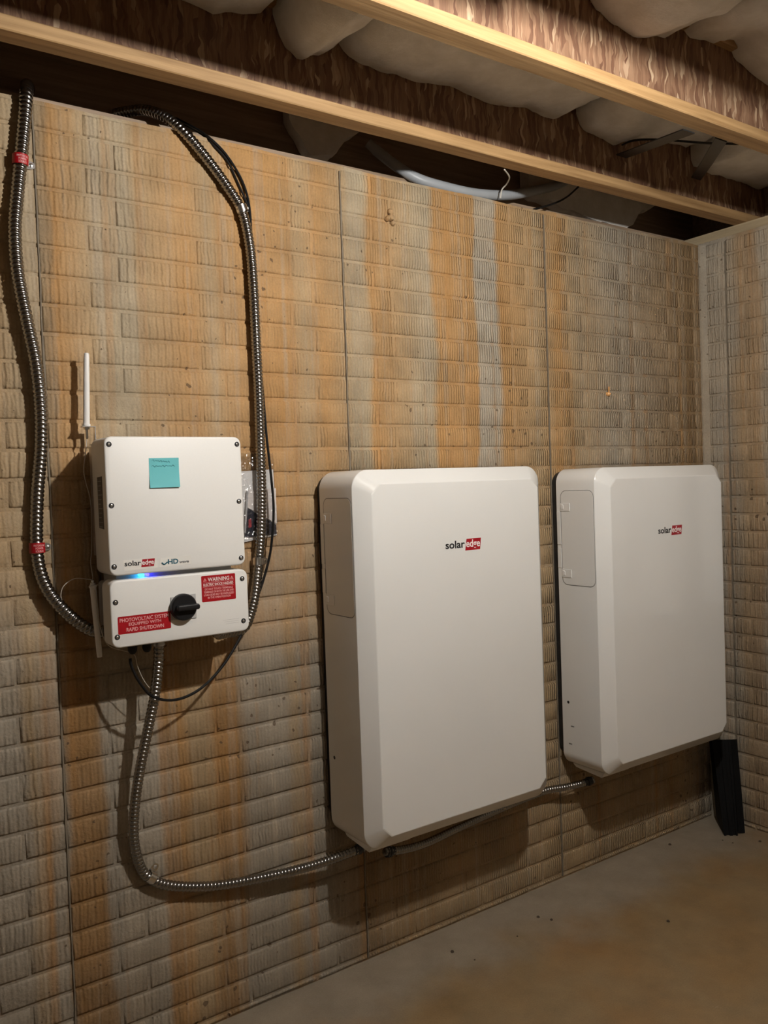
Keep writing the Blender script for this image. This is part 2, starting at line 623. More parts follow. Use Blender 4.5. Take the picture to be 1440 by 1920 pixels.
# back wall slab with a slightly ragged top lip
mb = MB()
nx = 90
fr_, bk_, frb, bkb = [], [], [], []
for i in range(nx + 1):
    x = -3.0 + (XC + 3.0) * i / nx
    zt = ZT - 0.004 + 0.010 * (noise.noise(Vector((x * 5, 3, 1))))
    fr_.append((x, REC, zt))
    bk_.append((x, 0.2, ZT))
    frb.append((x, REC, 0.0))
    bkb.append((x, 0.2, 0.0))
mb.loops([bkb, frb, fr_, bk_, bkb], False, False, closed=False)
wall_back = obj('wall_back', mb, 'joint_concrete', kind='structure', smooth=False,
                label='rust-stained concrete basement wall cast with a brick pattern')
mb = MB().box(XC + REC, XC + 0.2, -4.6, 0.2, 0.0, ZT)
wall_right = obj('wall_right', mb, 'joint_side', kind='structure', smooth=False,
                 label='short grey-brown brick-patterned concrete wall at the right')
obj('wall_left', MB().box(-3.2, -3.0, -4.6, 0.2, 0, ZT), 'room_concrete', kind='structure', smooth=False)
obj('wall_front', MB().box(-3.2, XC + 0.2, -4.8, -4.6, 0, ZT), 'room_concrete', kind='structure', smooth=False)
obj('ceiling', MB().box(-3.2, XC + 0.4, -4.8, 0.4, 3.03, 3.05), 'subfloor', kind='structure', smooth=False)


# ---- bricks of the form-liner pattern
def brick_mesh(w, h, seed, mat):
    rnd = random.Random(seed)
    mb = MB()
    n = max(2, int(w / 0.06))
    ring = []
    for i in range(n + 1):
        ring.append((-w / 2 + w * i / n, -h / 2))
    for i in range(n + 1):
        ring.append((w / 2 - w * i / n, h / 2))
    base = [(a, REC + 0.001, b) for a, b in ring]
    b1_, b2_ = 0.0022, 0.0065

    def inset(d, y, ja, jy):
        return [(a * (1 - 2 * d / w) + rnd.uniform(-ja, ja), y + rnd.uniform(-jy, jy), b * (1 - 2 * d / h) + rnd.uniform(-ja, ja)) for a, b in ring]
    mb.loops([base, inset(b1_, 0.0016, .0008, .0003), inset(b2_, 0.0, .001, .0007)], False, True)
    return mb.mesh('brick', mat, Vector((0, 0, 0)), True, 80)


MESHES = {}


def rows(u_min, u_max, seams, offA, offB, length, seam_gap):
    """yield (u_center, z_center, w, h, odd_row) of every brick"""
    for k in range(-23, 12):
        zb, zt = Z0 + PIT * k, Z0 + PIT * (k + 1)
        zb, zt = max(zb, 0.0), min(zt, ZT - 0.006)
        if k == 11:
            zt = ZT - 0.010
        off = offA if k % 2 else offB
        cuts = [(s, seam_gap) for s in seams if u_min < s < u_max]
        j = off
        while j > u_min:
            j -= length
        while j < u_max:
            if j > u_min and all(abs(j - s) > 0.02 for s in seams):
                cuts.append((j, 0.008 if (int(j * 997) + k * 7) % 5 < 3 else 0.005))
            j += length
        cuts += [(u_min, 0.0), (u_max, 0.0)]
        cuts.sort()
        for (a, ga), (b, gb) in zip(cuts[:-1], cuts[1:]):
            a2, b2 = a + ga / 2, b - gb / 2
            h = zt - zb - 0.0085
            if h < 0.012 or b2 - a2 < 0.012:
                continue
            yield (a2 + b2) / 2, (zb + zt) / 2, b2 - a2, h


HIDE = [(612, 880, 1012, 1570), (1060, 878, 1345, 1370), (205, 830, 450, 1190)]
SEAMS = [-0.832, 0.125, 1.087, 2.035, 2.99]
cells = list(rows(-1.3, XC - 0.004, SEAMS, 0.2535, 0.334, 0.3185, 0.003))
scored = []
for c in cells:
    u, z, w, h = c
    px = [to_px((u + sx * w / 2, 0, z + sz * h / 2)) for sx in (-1, 1) for sz in (-1, 1)]
    xs, ys = [q[0] for q in px], [q[1] for q in px]
    x0, x1, y0, y1 = max(min(xs), 0), min(max(xs), 1440), max(min(ys), 0), min(max(ys), 1920)
    area = max(0, x1 - x0) * max(0, y1 - y0)
    for hx0, hy0, hx1, hy1 in HIDE:
        if min(xs) > hx0 and max(xs) < hx1 and min(ys) > hy0 and max(ys) < hy1:
            area = 0
    scored.append((area, c))
scored.sort(key=lambda s: -s[0])


def place_brick(c, parent, mat, side=False):
    u, z, w, h = c
    key = (round(w, 3), round(h, 3), random.randrange(3), mat)
    if key not in MESHES:
        MESHES[key] = brick_mesh(w, h, hash(key[:3]) & 0xffff, mat)
    o = bpy.data.objects.new('brick', MESHES[key])
    COL.objects.link(o)
    po = OFF[parent.name]
    o.parent = parent
    if side:
        o.location = Vector((XC, u, z)) - po
        o.rotation_euler = (0, 0, -PI / 2)
    else:
        o.location = Vector((u, 0, z)) - po
    return o


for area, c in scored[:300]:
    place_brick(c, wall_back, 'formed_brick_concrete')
rest = MB()
for area, c in scored[300:]:
    u, z, w, h = c
    b_ = 0.006
    r0 = [(u - w / 2, z - h / 2), (u + w / 2, z - h / 2), (u + w / 2, z + h / 2), (u - w / 2, z + h / 2)]
    r1 = [(u - w / 2 + b_, z - h / 2 + b_), (u + w / 2 - b_, z - h / 2 + b_), (u + w / 2 - b_, z + h / 2 - b_), (u - w / 2 + b_, z + h / 2 - b_)]
    rest.loops([[(a, REC + .001, b) for a, b in r0], [(a, 0, b) for a, b in r1]], False, True)
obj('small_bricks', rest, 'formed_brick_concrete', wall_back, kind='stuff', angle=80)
for c in rows(-1.6, -0.032, [-0.13, -1.085], -0.218, -0.2975, 0.3185, 0.003):
    place_brick(c, wall_right, 'formed_brick_side', True)
# plain concrete fillet in the inside corner
mb = MB()
mb.loops([[(XC - 0.004, REC, zz), (XC - 0.004, -0.004, zz), (XC - 0.001, -0.016, zz), (XC + REC, -0.034, zz), (XC + 0.02, -0.034, zz), (XC + 0.02, REC, zz)] for zz in (0.0, ZT - 0.01)])
obj('corner_fillet', mb, 'joint_side', wall_right, smooth=False)


# form-panel seams: thin ragged fins
def seam(x, side=False):
    mb = MB()
    L = []
    for i in range(120):
        z = 0.01 + (ZT - 0.03) * i / 119
        w = 0.0016 + 0.0022 * abs(noise.noise(Vector((x * 3, z * 9, 0))))
        d = -0.0005 - 0.003 * abs(noise.noise(Vector((x * 7, z * 14, 4))))
        dx = 0.0025 * noise.noise(Vector((x, z * 6, 2)))
        if side:
            L.append([(XC + REC, x + dx - w, z), (XC + d, x + dx - w, z), (XC + d, x + dx + w, z), (XC + REC, x + dx + w, z)])
        else:
            L.append([(x + dx - w, REC, z), (x + dx - w, d, z), (x + dx + w, d, z), (x + dx + w, REC, z)])
    mb.loops(L)
    obj('form_seam', mb, 'seam_concrete', wall_right if side else wall_back)


for s in SEAMS[1:4]:
    seam(s)
seam(-0.13, True)

# concrete snag, plastic tie stub and pin heads left in the wall
c = at(731, 408)
mb = MB()
for (dx, dz, r) in ((0, .018, .012), (.002, .0, .013), (.008, -.02, .009), (-.012, -.006, .010)):
    pr = [(-.004, r * .9), (.004, r), (.011, r * .75), (.015, r * .2)]
    mb.lathe((c.x + dx, 0, c.z + dz), (random.uniform(-.3, .3), -1, random.uniform(-.3, .3)), pr, 9)
obj('concrete_snag', mb, 'joint_concrete', wall_back, label='lump of concrete left at a tie hole')
c = at(1139, 739)
mb = MB()
mb.lathe((c.x, 0.004, c.z), (0.1, -1, 0.0), [(0, .009), (.012, .009), (.016, .005), (.02, .002)], 10)
mb.tube([(c.x, -.008, c.z + .004), (c.x - .004, -.012, c.z + .03)], .003, 6)
obj('tie_stub', mb, 'orange_plastic', wall_back, label='orange plastic tie stub')

# ------------------------------------------------------------------ ceiling framing
ZB = 2.722
JX0, JX1 = -2.98, XC + 0.19
CENT = [-0.2075 - 0.546 * i for i in range(9)]
JL = ['wooden I-joist nearest the brick-patterned wall', 'second wooden I-joist from the brick-patterned wall, its strand-board web half lit']
obj('sill_plate', MB().box(XC + 0.004, XC + 0.14, -4.6, 0.2, ZT, ZT + 0.038), 'sill_lumber', label='weathered sill plate lying on top of the right wall', cat='sill plate', smooth=False)
obj('sill_plate', MB().box(-3.0, XC + 0.003, 0.08, 0.2, ZT, ZT + 0.038), 'rim_board', label='dark sill plate along the top of the long wall', cat='sill plate', smooth=False)
obj('rim_board', MB().box(-3.0, XC + 0.2, 0.165, 0.2, ZT + 0.038, 3.03), 'rim_board', label='dark rim board above the long brick-patterned wall', cat='rim board', smooth=False)
obj('rim_board', MB().box(XC + 0.19, XC + 0.22, -4.6, 0.165, ZT + 0.038, 3.03), 'rim_board', label='dark rim board above the right wall', cat='rim board', smooth=False)
for i, cy in enumerate(CENT):
    j = thing('floor_joist', (0, cy, ZB), JL[i] if i < 2 else 'wooden I-joist overhead behind the camera', 'joist', None if i < 2 else 'joists behind the camera')
    mb = MB()
    for zz0, zz1, nm in ((ZB, ZB + 0.038, 'bottom_flange'), (3.03 - 0.038, 3.03, 'top_flange')):
        mb = MB()
        L = []
        for k in range(61):
            x = JX0 + (JX1 - JX0) * k / 60
            e = 0.0012 * noise.noise(Vector((x * 4, cy, zz0)))
            b = 0.003
            L.append([(x, cy - .0325 + b, zz0 + e), (x, cy - .0325, zz0 + b), (x, cy - .0325 + e, zz1 - b), (x, cy - .0325 + b, zz1),
                      (x, cy + .0325 - b, zz1), (x, cy + .0325, zz1 - b), (x, cy + .0325 + e, zz0 + b), (x, cy + .0325 - b, zz0 + e)])
        mb.loops(L)
        obj(nm, mb, 'flange_lumber', j, angle=25)
    obj('web', MB().box(JX0, JX1, cy - .0055, cy + .0055, ZB + .037, 2.993), 'strand_board', j, smooth=False)


def batt(name, x0, x1, y0, y1, prof, label, group='insulation batts between the joists', seed=0, mat='insulation_fibre', drop=0.02, rough=0.012):
    """lumpy insulation batt: prof = [(x, z)] height of its lower edge along x"""
    nx = max(8, int((x1 - x0) / 0.018))
    ny = 18

    def zl(x):
        for (a, za), (b, zb) in zip(prof[:-1], prof[1:]):
            if a <= x <= b:
                s = (x - a) / (b - a)
                s = s * s * (3 - 2 * s)
                return za + (zb - za) * s
        return prof[0][1] if x < prof[0][0] else prof[-1][1]
    L = []
    for i in range(nx + 1):
        x = x0 + (x1 - x0) * i / nx
        ex = min(i, nx - i) / nx * 2
        row = []
        for k in range(ny + 1):
            s = k / ny
            y = y0 + (y1 - y0) * s
            z = zl(x) - drop * math.sin(PI * s)
            z += rough * noise.fractal(Vector((x * 7 + seed, y * 7, seed)), 0.8, 2.0, 4)
            z += 0.03 * (1 - min(1, ex * 14)) ** 2
            xo = 0.004 * noise.noise(Vector((x * 3, y * 14, seed + 5)))
            row.append((x + xo, y, z))
        row += [(x, y1, max(3.0, zl(x) + 0.05)), (x, y0, max(3.0, zl(x) + 0.05))]
        L.append(row)
    mb = MB().loops(L)
    return obj(name, mb, mat, label=label, cat='insulation', group=group, angle=60)


def prof_px(pts, y):
    out = []
    for u, v in pts:
        p = at(u, v, y)
        out.append((p.x, p.z))
    return out


ya, yb = CENT[0] - 0.008, CENT[1] + 0.036
EY = CENT[0] - 0.03
p1 = prof_px([(330, -10), (400, 17), (450, 14), (490, 20), (517, 0)], EY)
batt('insulation_batt', p1[0][0], p1[-1][0], yb, ya, p1, 'small end of an insulation batt at the top edge, left of the hanging lump', seed=1, drop=0.0)
p2 = prof_px([(519, 40), (545, 85), (570, 108), (595, 98), (640, 85)], EY)
batt('insulation_batt', p2[0][0], p2[-1][0] - .012, yb, ya, p2, 'rounded lump of insulation hanging lowest between the first two joists', seed=2, drop=0.02)
p3 = prof_px([(640, 92), (690, 118), (740, 138), (800, 150), (870, 167), (935, 192), (985, 200), (1040, 214), (1085, 205)], EY)
batt('insulation_batt', p3[0][0] + .003, p3[-1][0], yb, ya, p3, 'long off-white insulation batt along the middle of the first joist bay', seed=3, drop=0.01)
p4 = prof_px([(1088, 222), (1112, 245), (1140, 258), (1158, 270), (1200, 255), (1300, 272)], EY)
batt('insulation_batt', p4[0][0] + .003, p4[-1][0], yb, ya, p4, 'sagging insulation batt beside the dark bridging strap', seed=4, drop=0.01)
p5 = prof_px([(1190, 285), (1260, 315), (1300, 330), (1360, 345), (1440, 305)], EY)
batt('insulation_batt', p4[-1][0] + .012, JX1 - .02, yb, ya, [(p4[-1][0], 2.90), (JX1, 2.90)], 'insulation batt at the right end of the first joist bay', seed=5, drop=0.01)
# second bay (between joists two and three)
ya, yb = CENT[1] - 0.008, CENT[2] + 0.036
EY = CENT[1] - 0.03
q1 = prof_px([(1105, -30), (1130, 10), (1165, 42), (1205, 65), (1250, 66), (1285, 52)], EY)
batt('insulation_batt', q1[0][0] - .8, q1[-1][0], yb, ya, [(q1[0][0] - .8, 3.0)] + q1, 'rounded white insulation batt at the top right corner, left lump', seed=6)
q2 = prof_px([(1290, 62), (1335, 72), (1375, 78), (1392, 110), (1440, 150)], EY)
batt('insulation_batt', q2[0][0] + .003, JX1 - .02, yb, ya, q2, 'white insulation batt at the top right corner, right of the rounded lump', seed=7)
for i in range(2, 7):
    batt('insulation_batt', -2.9, JX1 - .02, CENT[i + 1] + .036, CENT[i] - .008, [(-3, 2.86), (4, 2.86)], 'insulation batt in a joist bay behind the camera', group='insulation batts behind the camera', seed=10 + i, rough=.02)
# bay against the wall
ya, yb = 0.155, CENT[0] + 0.036
r1 = prof_px([(545, 250), (575, 300), (610, 300), (650, 262), (690, 235)], 0.15)
batt('insulation_batt', r1[0][0] - .02, r1[-1][0], 0.115, 0.163, r1, 'dim clump of insulation tucked above the wall near the form seam', seed=20, drop=0)
r2 = prof_px([(1060, 400), (1120, 422), (1160, 432), (1172, 428), (1195, 400), (1240, 380)], 0.15)
batt('insulation_batt', r2[0][0] - .25, r2[-1][0], 0.115, 0.163, [(r2[0][0] - .25, r2[0][1] + .03)] + r2, 'torn flap of insulation above the wall left of the dark gap', seed=21, drop=0)


# dark bridging strap, shadow band and wires in the first bay
def strap3(pts, w, th, name, mat, label, cat, wdir=(1, 0, 0)):
    P = [Vector(p) for p in pts]
    wd = Vector(wdir)
    L = []
    for i, q in enumerate(P):
        tdir = (P[min(i + 1, len(P) - 1)] - P[max(i - 1, 0)]).normalized()
        nn = tdir.cross(wd).normalized()
        L.append([q - wd * w / 2 - nn * th / 2, q + wd * w / 2 - nn * th / 2, q + wd * w / 2 + nn * th / 2, q - wd * w / 2 + nn * th / 2])
    return obj(name, MB().loops(L), mat, label=label, cat=cat, smooth=False)


a = at(1352, 262, CENT[1] + .04)
b = at(1305, 335, CENT[0] - .012)
strap3([a, (a + b) / 2 + Vector((0, 0, -.004)), b], 0.065, 0.004, 'strap_or_shadow_band', 'dark_steel', 'dark flat bridging strap crossing steeply between the two joists', 'strap')
a = at(1292, 246, CENT[1] + .04)  # shadow across the insulation, modelled as a dark solid band
b = at(1165, 293, CENT[0] - .012)
strap3([a, (a + b) / 2, b], 0.06, 0.004, 'strap_or_shadow_band', 'dark_steel', 'dark band for the shadow slanting away to the left of the steep strap', 'strap')
pts = [at(1390, 270, CENT[1] + .05), at(1320, 268, -.55), at(1240, 262, -.42), at(1190, 263, -.32), at(1165, 272, -.23)]
obj('ceiling_wire', MB().tube(spline(pts, .01), .004, 6), 'cable_black', label='thin black wire strung across the joist bay past the strap and shadow band', cat='wire')

# grey plastic pipe lying on top of the wall, loose wires
pts = [at(690, 268, .13), at(715, 290, .11), at(750, 316, .08), at(785, 336, .05), at(830, 350, .03), at(890, 363, .02), at(950, 366, .03), at(1000, 358, .06), at(1035, 350, .09), at(1060, 340, .12)]
path = spline(pts, .012)
n = len(path)
obj('grey_pipe', MB().tube(path, lambda i: 0.019 if i > 2 else .017, 14), 'grey_plastic', label='bent grey plastic pipe lying in the gap on top of the wall', cat='pipe')
pts = [at(946, 318, -.17), at(955, 332, -.12), at(950, 345, -.06), at(941, 356, -.03), at(938, 374, -.018)]
obj('loose_string', MB().tube(spline(pts, .008), .0026, 6), 'string_white', label='pale crinkled string hanging from the joist over the grey pipe', cat='string')
pts = [at(1000, 393, .02), at(1035, 383, .03), at(1062, 370, .03), at(1088, 347, .0)]
obj('loose_wire', MB().tube(spline(pts, .008), .004, 6), 'cable_black', label='short dark wire rising from the wall top right of the grey pipe', cat='wire')

# bulb that lights the room (hangs from a board between two joists, above the frame)
lamp = thing('ceiling_lamp', (BULB.x, BULB.y, BULB.z + .1), 'bare bulb in a porcelain holder under the joists', 'lamp')
obj('mounting_board', MB().box(BULB.x - .06, BULB.x + .06, CENT[3] - .03, CENT[2] + .03, ZB - .019, ZB - .001), 'flange_lumber', lamp, smooth=False)
obj('lamp_holder', MB().lathe((BULB.x, BULB.y, ZB - .019), (0, 0, -1), [(0, .045), (.012, .045), (.022, .026), (.045, .022), (.047, .018)], 20), 'porcelain', lamp)
obj('bulb', MB().lathe((BULB.x, BULB.y, BULB.z + .036), (0, 0, -1), [(0, .012), (.008, .017), (.016, .0195), (.052, .0195), (.062, .017), (.069, .009), (.071, .002)], 20), 'bulb_glow', lamp)


# ------------------------------------------------------------------ batteries
BW, BH, BD, BF = 0.790, 1.179, 0.231, 0.268


def logo(parent, x0, z0, w, y, scale=1.0, sticker=False):
    """the maker's word mark: black 'solar' + red slanted block with white 'edge'"""
    h = w * 0.165
    xs = x0 + w * 0.53
    obj('logo_lettering', text_mb('solar', x0, xs, z0, z0 + h, y, .0004, .022), 'ink_black', parent, smooth=False)
    sl = w * .035
    r = quad_plate([(xs + w * .005, z0 - h * .38), (x0 + w * .955, z0 - h * .38), (x0 + w * .955 + sl, z0 + h * 1.12), (xs + w * .005 + sl * 1.3, z0 + h * 1.12)], y, .0003)
    rb = obj('logo_block', r, 'red_logo', parent, smooth=False)
    obj('logo_lettering', text_mb('edge', xs + w * .035, x0 + w * .955, z0 - h * .30, z0 + h * 1.0, y - .0003, .0003, .018), 'label_white', rb, smooth=False)


def battery(x, z, label, marks):
    root = thing('battery_unit', (x + BW / 2, -.12, z), label, 'battery', 'wall batteries')
    x1, z1 = x + BW, z + BH
    R = 0.058
    N = 9

    def ring(ins, y):
        return [(a, y, b) for a, b in rrect(x + ins, x1 - ins, z + ins, z1 - ins, R - ins, N)]

    def inner(ins, cut, y):
        out = []
        for cx, cz, da, db in ((x1 - ins, z1 - ins, (0, -1), (-1, 0)), (x + ins, z1 - ins, (1, 0), (0, -1)), (x + ins, z + ins, (0, 1), (1, 0)), (x1 - ins, z + ins, (-1, 0), (0, 1))):
            a = Vector((cx + da[0] * cut, cz + da[1] * cut))
            b = Vector((cx + db[0] * cut, cz + db[1] * cut))
            for k in range(N):
                q = a.lerp(b, k / (N - 1))
                out.append((q.x, y, q.y))
        return out
    e = 0.006
    L = [ring(.004, -.030), ring(0, -.034), ring(0, -BD + e)]
    for k in range(1, 4):
        a = k / 3 * math.radians(50)
        L.append(ring(e * (1 - math.cos(a)), -BD + e - e * math.sin(a)))
    IN = 0.046
    L += [inner(IN - .002, .032, -BF + .0012), inner(IN + .001, .032, -BF)]
    obj('housing', MB().loops(L), 'white_enclosure', root, angle=14)
    # mounting rail behind
    obj('back_plate', MB().loops([[(a, yy, b) for a, b in rrect(x + .010, x1 - .010, z + .03, z1 - .010, R - .01, N)] for yy in (-.003, -.031)]), 'dark_steel', root, angle=30)
    # access door on the left side, with its groove and latches
    ya, yb, za, zb = -.057, -.222, z + .726, z + 1.093

    def side_plate(y0, y1, zz0, zz1, xa, xb, r):
        pr = rrect(y1, y0, zz0, zz1, r, 6)
        return MB().loops([[(xa, p, q) for p, q in pr], [(xb + .0006, p, q) for p, q in pr], [(xb, p * .999 + (y0 + y1) / 2 * .001, q) for p, q in rrect(y1 + .0008, y0 - .0008, zz0 + .0008, zz1 - .0008, r, 6)]])
    groove = MB()
    g0, g1 = rrect(yb - .0022, ya + .0022, za - .0022, zb + .0022, .027, 6), rrect(yb, ya, za, zb, .025, 6)
    groove.loops([[(x + .001, p, q) for p, q in g0], [(x - .0003, p, q) for p, q in g0], [(x - .0003, p, q) for p, q in g1], [(x + .001, p, q) for p, q in g1]], False, False)
    obj('door_gap', groove, 'ink_grey', root, smooth=False)
    d = obj('access_door', side_plate(ya, yb, za, zb, x + .001, x - .0008, .025), 'white_enclosure', root, smooth=False)
    for zl in (z + 1.030, z + .770):
        lt = MB()
        lt.add(side_plate(-.056, -.104, zl - .016, zl + .016, x - .0005, x - .0030, .002).v, side_plate(-.056, -.104, zl - .016, zl + .016, x - .0005, x - .0030, .002).f)
        obj('latch', lt, 'white_enclosure', d, smooth=False)
        fin = MB().loops([[(x - .0028, -.060 - a * .014, zl - .008 + b * .019) for a, b in ((0, 0), (1, 0.0), (1, .7), (.7, 1), (0, 1))],
                          [(x - .0045, -.061 - a * .012, zl - .007 + b * .017) for a, b in ((0, 0), (1, 0.0), (1, .7), (.7, 1), (0, 1))]])
        obj('latch_tab', fin, 'white_plastic', d, angle=20)
    # hinge strip at the back edge
    for za_, zb_ in ((z + 1.012 - .13, z + 1.012), (z + .79, z + .79 + .078), ):
        obj('hinge_strip', side_plate(-.0345, -.054, za_, zb_, x + .001, x - .002, .002), 'white_enclosure', root, smooth=False)
    obj('side_screw_hole', MB().lathe((x + .001, -.066, z + .258), (-1, 0, 0), [(0, .006), (.0012, .006), (.0014, .004), (.0014, .0)], 12), 'ink_black', root)
    # terminal box under the lower edge, with the conduit entry
    mbx = MB()
    q = [(-.045, 0), (-.205, 0), (-.19, -.022), (-.06, -.012)]
    mbx.loops([[(x + xx, a, z + .001 + b) for a, b in q] for xx in (.04, .20)])
    obj('terminal_box', mbx, 'white_enclosure', root, angle=20)
    if marks:
        for (yy, zz) in ((-.085, .165), (-.072, .093)):
            obj('scuff_mark', MB().box(x - .0006, x + .001, yy - .008, yy + .008, z + zz - .002, z + zz + .002), 'ink_grey', root, smooth=False)
    lx = x + (.325 if not marks else .320)
    logo(root, lx, z + .918 - (.002 if not marks else .008), .153, -BF - .0001)
    return root


X1B, Z1B = 0.94364, 0.4883
X2B, Z2B = 2.0246, 0.4775
battery(X1B, Z1B, 'large white wall battery between the inverter and the other battery', False)
battery(X2B, Z2B, 'white wall battery in the corner, nearest the right wall', True)

# ------------------------------------------------------------------ inverter
YF = -0.19
inv = thing('solar_inverter', (.41, -.1, 1.215), 'white wall inverter with a lower switch box, blue light and red warning labels', 'inverter')
mb = MB().box(.236, .584, -.030, -.012, 1.43, 1.745)
for i in range(15):
    xx = .238 + i * .0246
    mb.box(xx, xx + .004, -.072, -.030, 1.435, 1.74)
obj('heat_sink', mb, 'aluminium', inv, smooth=False)
obj('side_rail', MB().box(.2195, .2245, -.072, -.046, 1.455, 1.745), 'aluminium', inv, smooth=False)
obj('housing', MB().rbox(.218, .602, 1.406, 1.769, -.072, YF, .020, .005), 'white_powder', inv)


def screw(x, z, parent, y=YF, r=.0072):
    o = obj('screw', MB().lathe((x, y + .001, z), (0, -1, 0), [(0, r), (.0016, r), (.002, r * .8), (.0012, r * .62), (.0012, 0)], 16), 'ink_black', parent)
    obj('screw_head', MB().lathe((x, y - .0001, z), (0, -1, 0), [(0, r * .5), (.0016, r * .5), (.0020, r * .36), (.0010, r * .25), (.0010, 0)], 10), 'zinc_bright', o)


for (u, v) in ((204, 833), (444, 833), (209, 948), (448, 940), (214, 1063), (452, 1046)):
    q = at(u, v, YF)
    screw(q.x, q.z, inv)
# rating label on the left side
a, b = at(181, 896, .218, 0), at(191, 996, .218, 0)
lab = MB().loops([[(.2182, p, q) for p, q in ((-.116, 1.665), (-.160, 1.667), (-.160, 1.528), (-.116, 1.531))], [(.2176, p, q) for p, q in ((-.116, 1.665), (-.160, 1.667), (-.160, 1.528), (-.116, 1.531))]])
lo = obj('rating_label', lab, 'rating_label', inv, smooth=False)
for k in range(11):
    zz = 1.655 - k * .012
    obj('printed_line', MB().box(.2173, .2177, -.154 + (k % 3) * .006, -.121, zz - .0016, zz), 'paper_grey', lo, smooth=False)
# front stickers
y = YF - .0002
A = [at(*q, YF) for q in ((233, 1071), (296, 1064), (293, 1045), (231, 1051))]
s1 = obj('logo_sticker', quad_plate([(p.x, p.z) for p in A], YF + .0001, .0004), 'sticker_white', inv, smooth=False)
q0, q1 = at(233.5, 1061.5, YF), at(291, 1054, YF)
logo(s1, q0.x, q0.z - .001, q1.x - q0.x, YF - .0004)
A = [at(*q, YF) for q in ((298, 1064), (360, 1057), (357, 1041), (301, 1047))]
s2 = obj('wave_sticker', quad_plate([(p.x, p.z) for p in A], YF + .0001, .0004), 'sticker_white', inv, smooth=False)
a, b = at(315, 1058, YF), at(334, 1047, YF)
obj('sticker_lettering', text_mb('HD', a.x, b.x, a.z, b.z, YF - .0004, .0004, .03), 'teal_ink', s2, smooth=False)
a, b = at(336, 1056, YF), at(354, 1051.5, YF)
obj('sticker_lettering', text_mb('wave', a.x, b.x, a.z, b.z + .001, YF - .0004, .0004, .03), 'ink_grey', s2, smooth=False)
pp = [at(u, v, YF - .0006) for u, v in ((303.5, 1055), (306, 1057.5), (309, 1058), (312, 1055.5), (315, 1053.5))]
obj('wave_mark', MB().tube(spline(pp, .002), .0018, 6), 'teal_ink', s2)

# lower switch box
sb = obj('switch_box', MB().rbox(.2155, .606, 1.217, 1.394, -.121, YF, .021, .005), 'white_powder', inv)
obj('box_back', MB().rbox(.232, .590, 1.228, 1.384, -.030, -.1215, .012, .003), 'light_grey_plastic', inv)
obj('neck_block', MB().rbox(.245, .575, 1.380, 1.412, -.040, -.150, .004, .002), 'light_grey_plastic', inv)
for (u, v) in ((216.5, 1130), (454, 1085), (220, 1195), (456.5, 1164)):
    q = at(u, v, YF)
    screw(q.x, q.z, sb)
# status light in the slot between the two housings
c = at(267, 1079.5, -.17)
obj('status_light', MB().lathe((c.x, -.150, 1.4005), (0, -1, 0), [(0, .0055), (.020, .0055), (.024, .003), (.025, .0005)], 12), 'led_glow', inv, label='glowing cyan status light')
obj('status_light', MB().lathe((c.x + .016, -.150, 1.4005), (0, -1, 0), [(0, .004), (.018, .004), (.021, .002), (.0215, .0005)], 12), 'led_blue', inv, label='glowing deep blue status light')
# rotary switch
A = [at(*q, YF) for q in ((321, 1163), (368, 1158), (366, 1113), (320, 1120))]
pl = obj('switch_plate', quad_plate([(p.x, p.z) for p in A], YF + .0005, .0035), 'light_grey_plastic', inv, smooth=False)
c = at(347, 1139, YF - .02)
kn = MB().lathe((c.x, YF - .002, c.z), (0, -1, 0), [(0, .0365), (.012, .0365), (.015, .0355), (.017, .033), (.017, .0)], 32)
obj('knob', kn, 'black_plastic', inv)
g = MB().rbox(c.x - .026, c.x + .0375, c.z - .007, c.z + .008, YF - .012, YF - .036, .006, .003)
obj('knob_grip', g, 'black_plastic', inv)


# red labels
def red_label(name, corners, label):
    P = [at(*q, YF) for q in corners]
    x0, x1 = (P[0].x + P[3].x) / 2, (P[1].x + P[2].x) / 2
    z0, z1 = (P[0].z + P[1].z) / 2, (P[2].z + P[3].z) / 2
    o = obj(name, quad_plate(rrect(x0, x1, z0, z1, .003, 4), YF + .0001, .0005), 'red_label', inv, label=label, smooth=False)
    return o, x0, x1, z0, z1


o, x0, x1, z0, z1 = red_label('warning_label', ((379, 1130), (443, 1122), (440, 1074), (377, 1081)), 'red sticker with white warning text')
w, h = x1 - x0, z1 - z0


def line(txt, fx0, fx1, fz0, fz1, mat):
    obj('label_lettering', text_mb(txt, x0 + w * fx0, x0 + w * fx1, z0 + h * fz0, z0 + h * fz1, YF - .0004), mat, o, smooth=False)


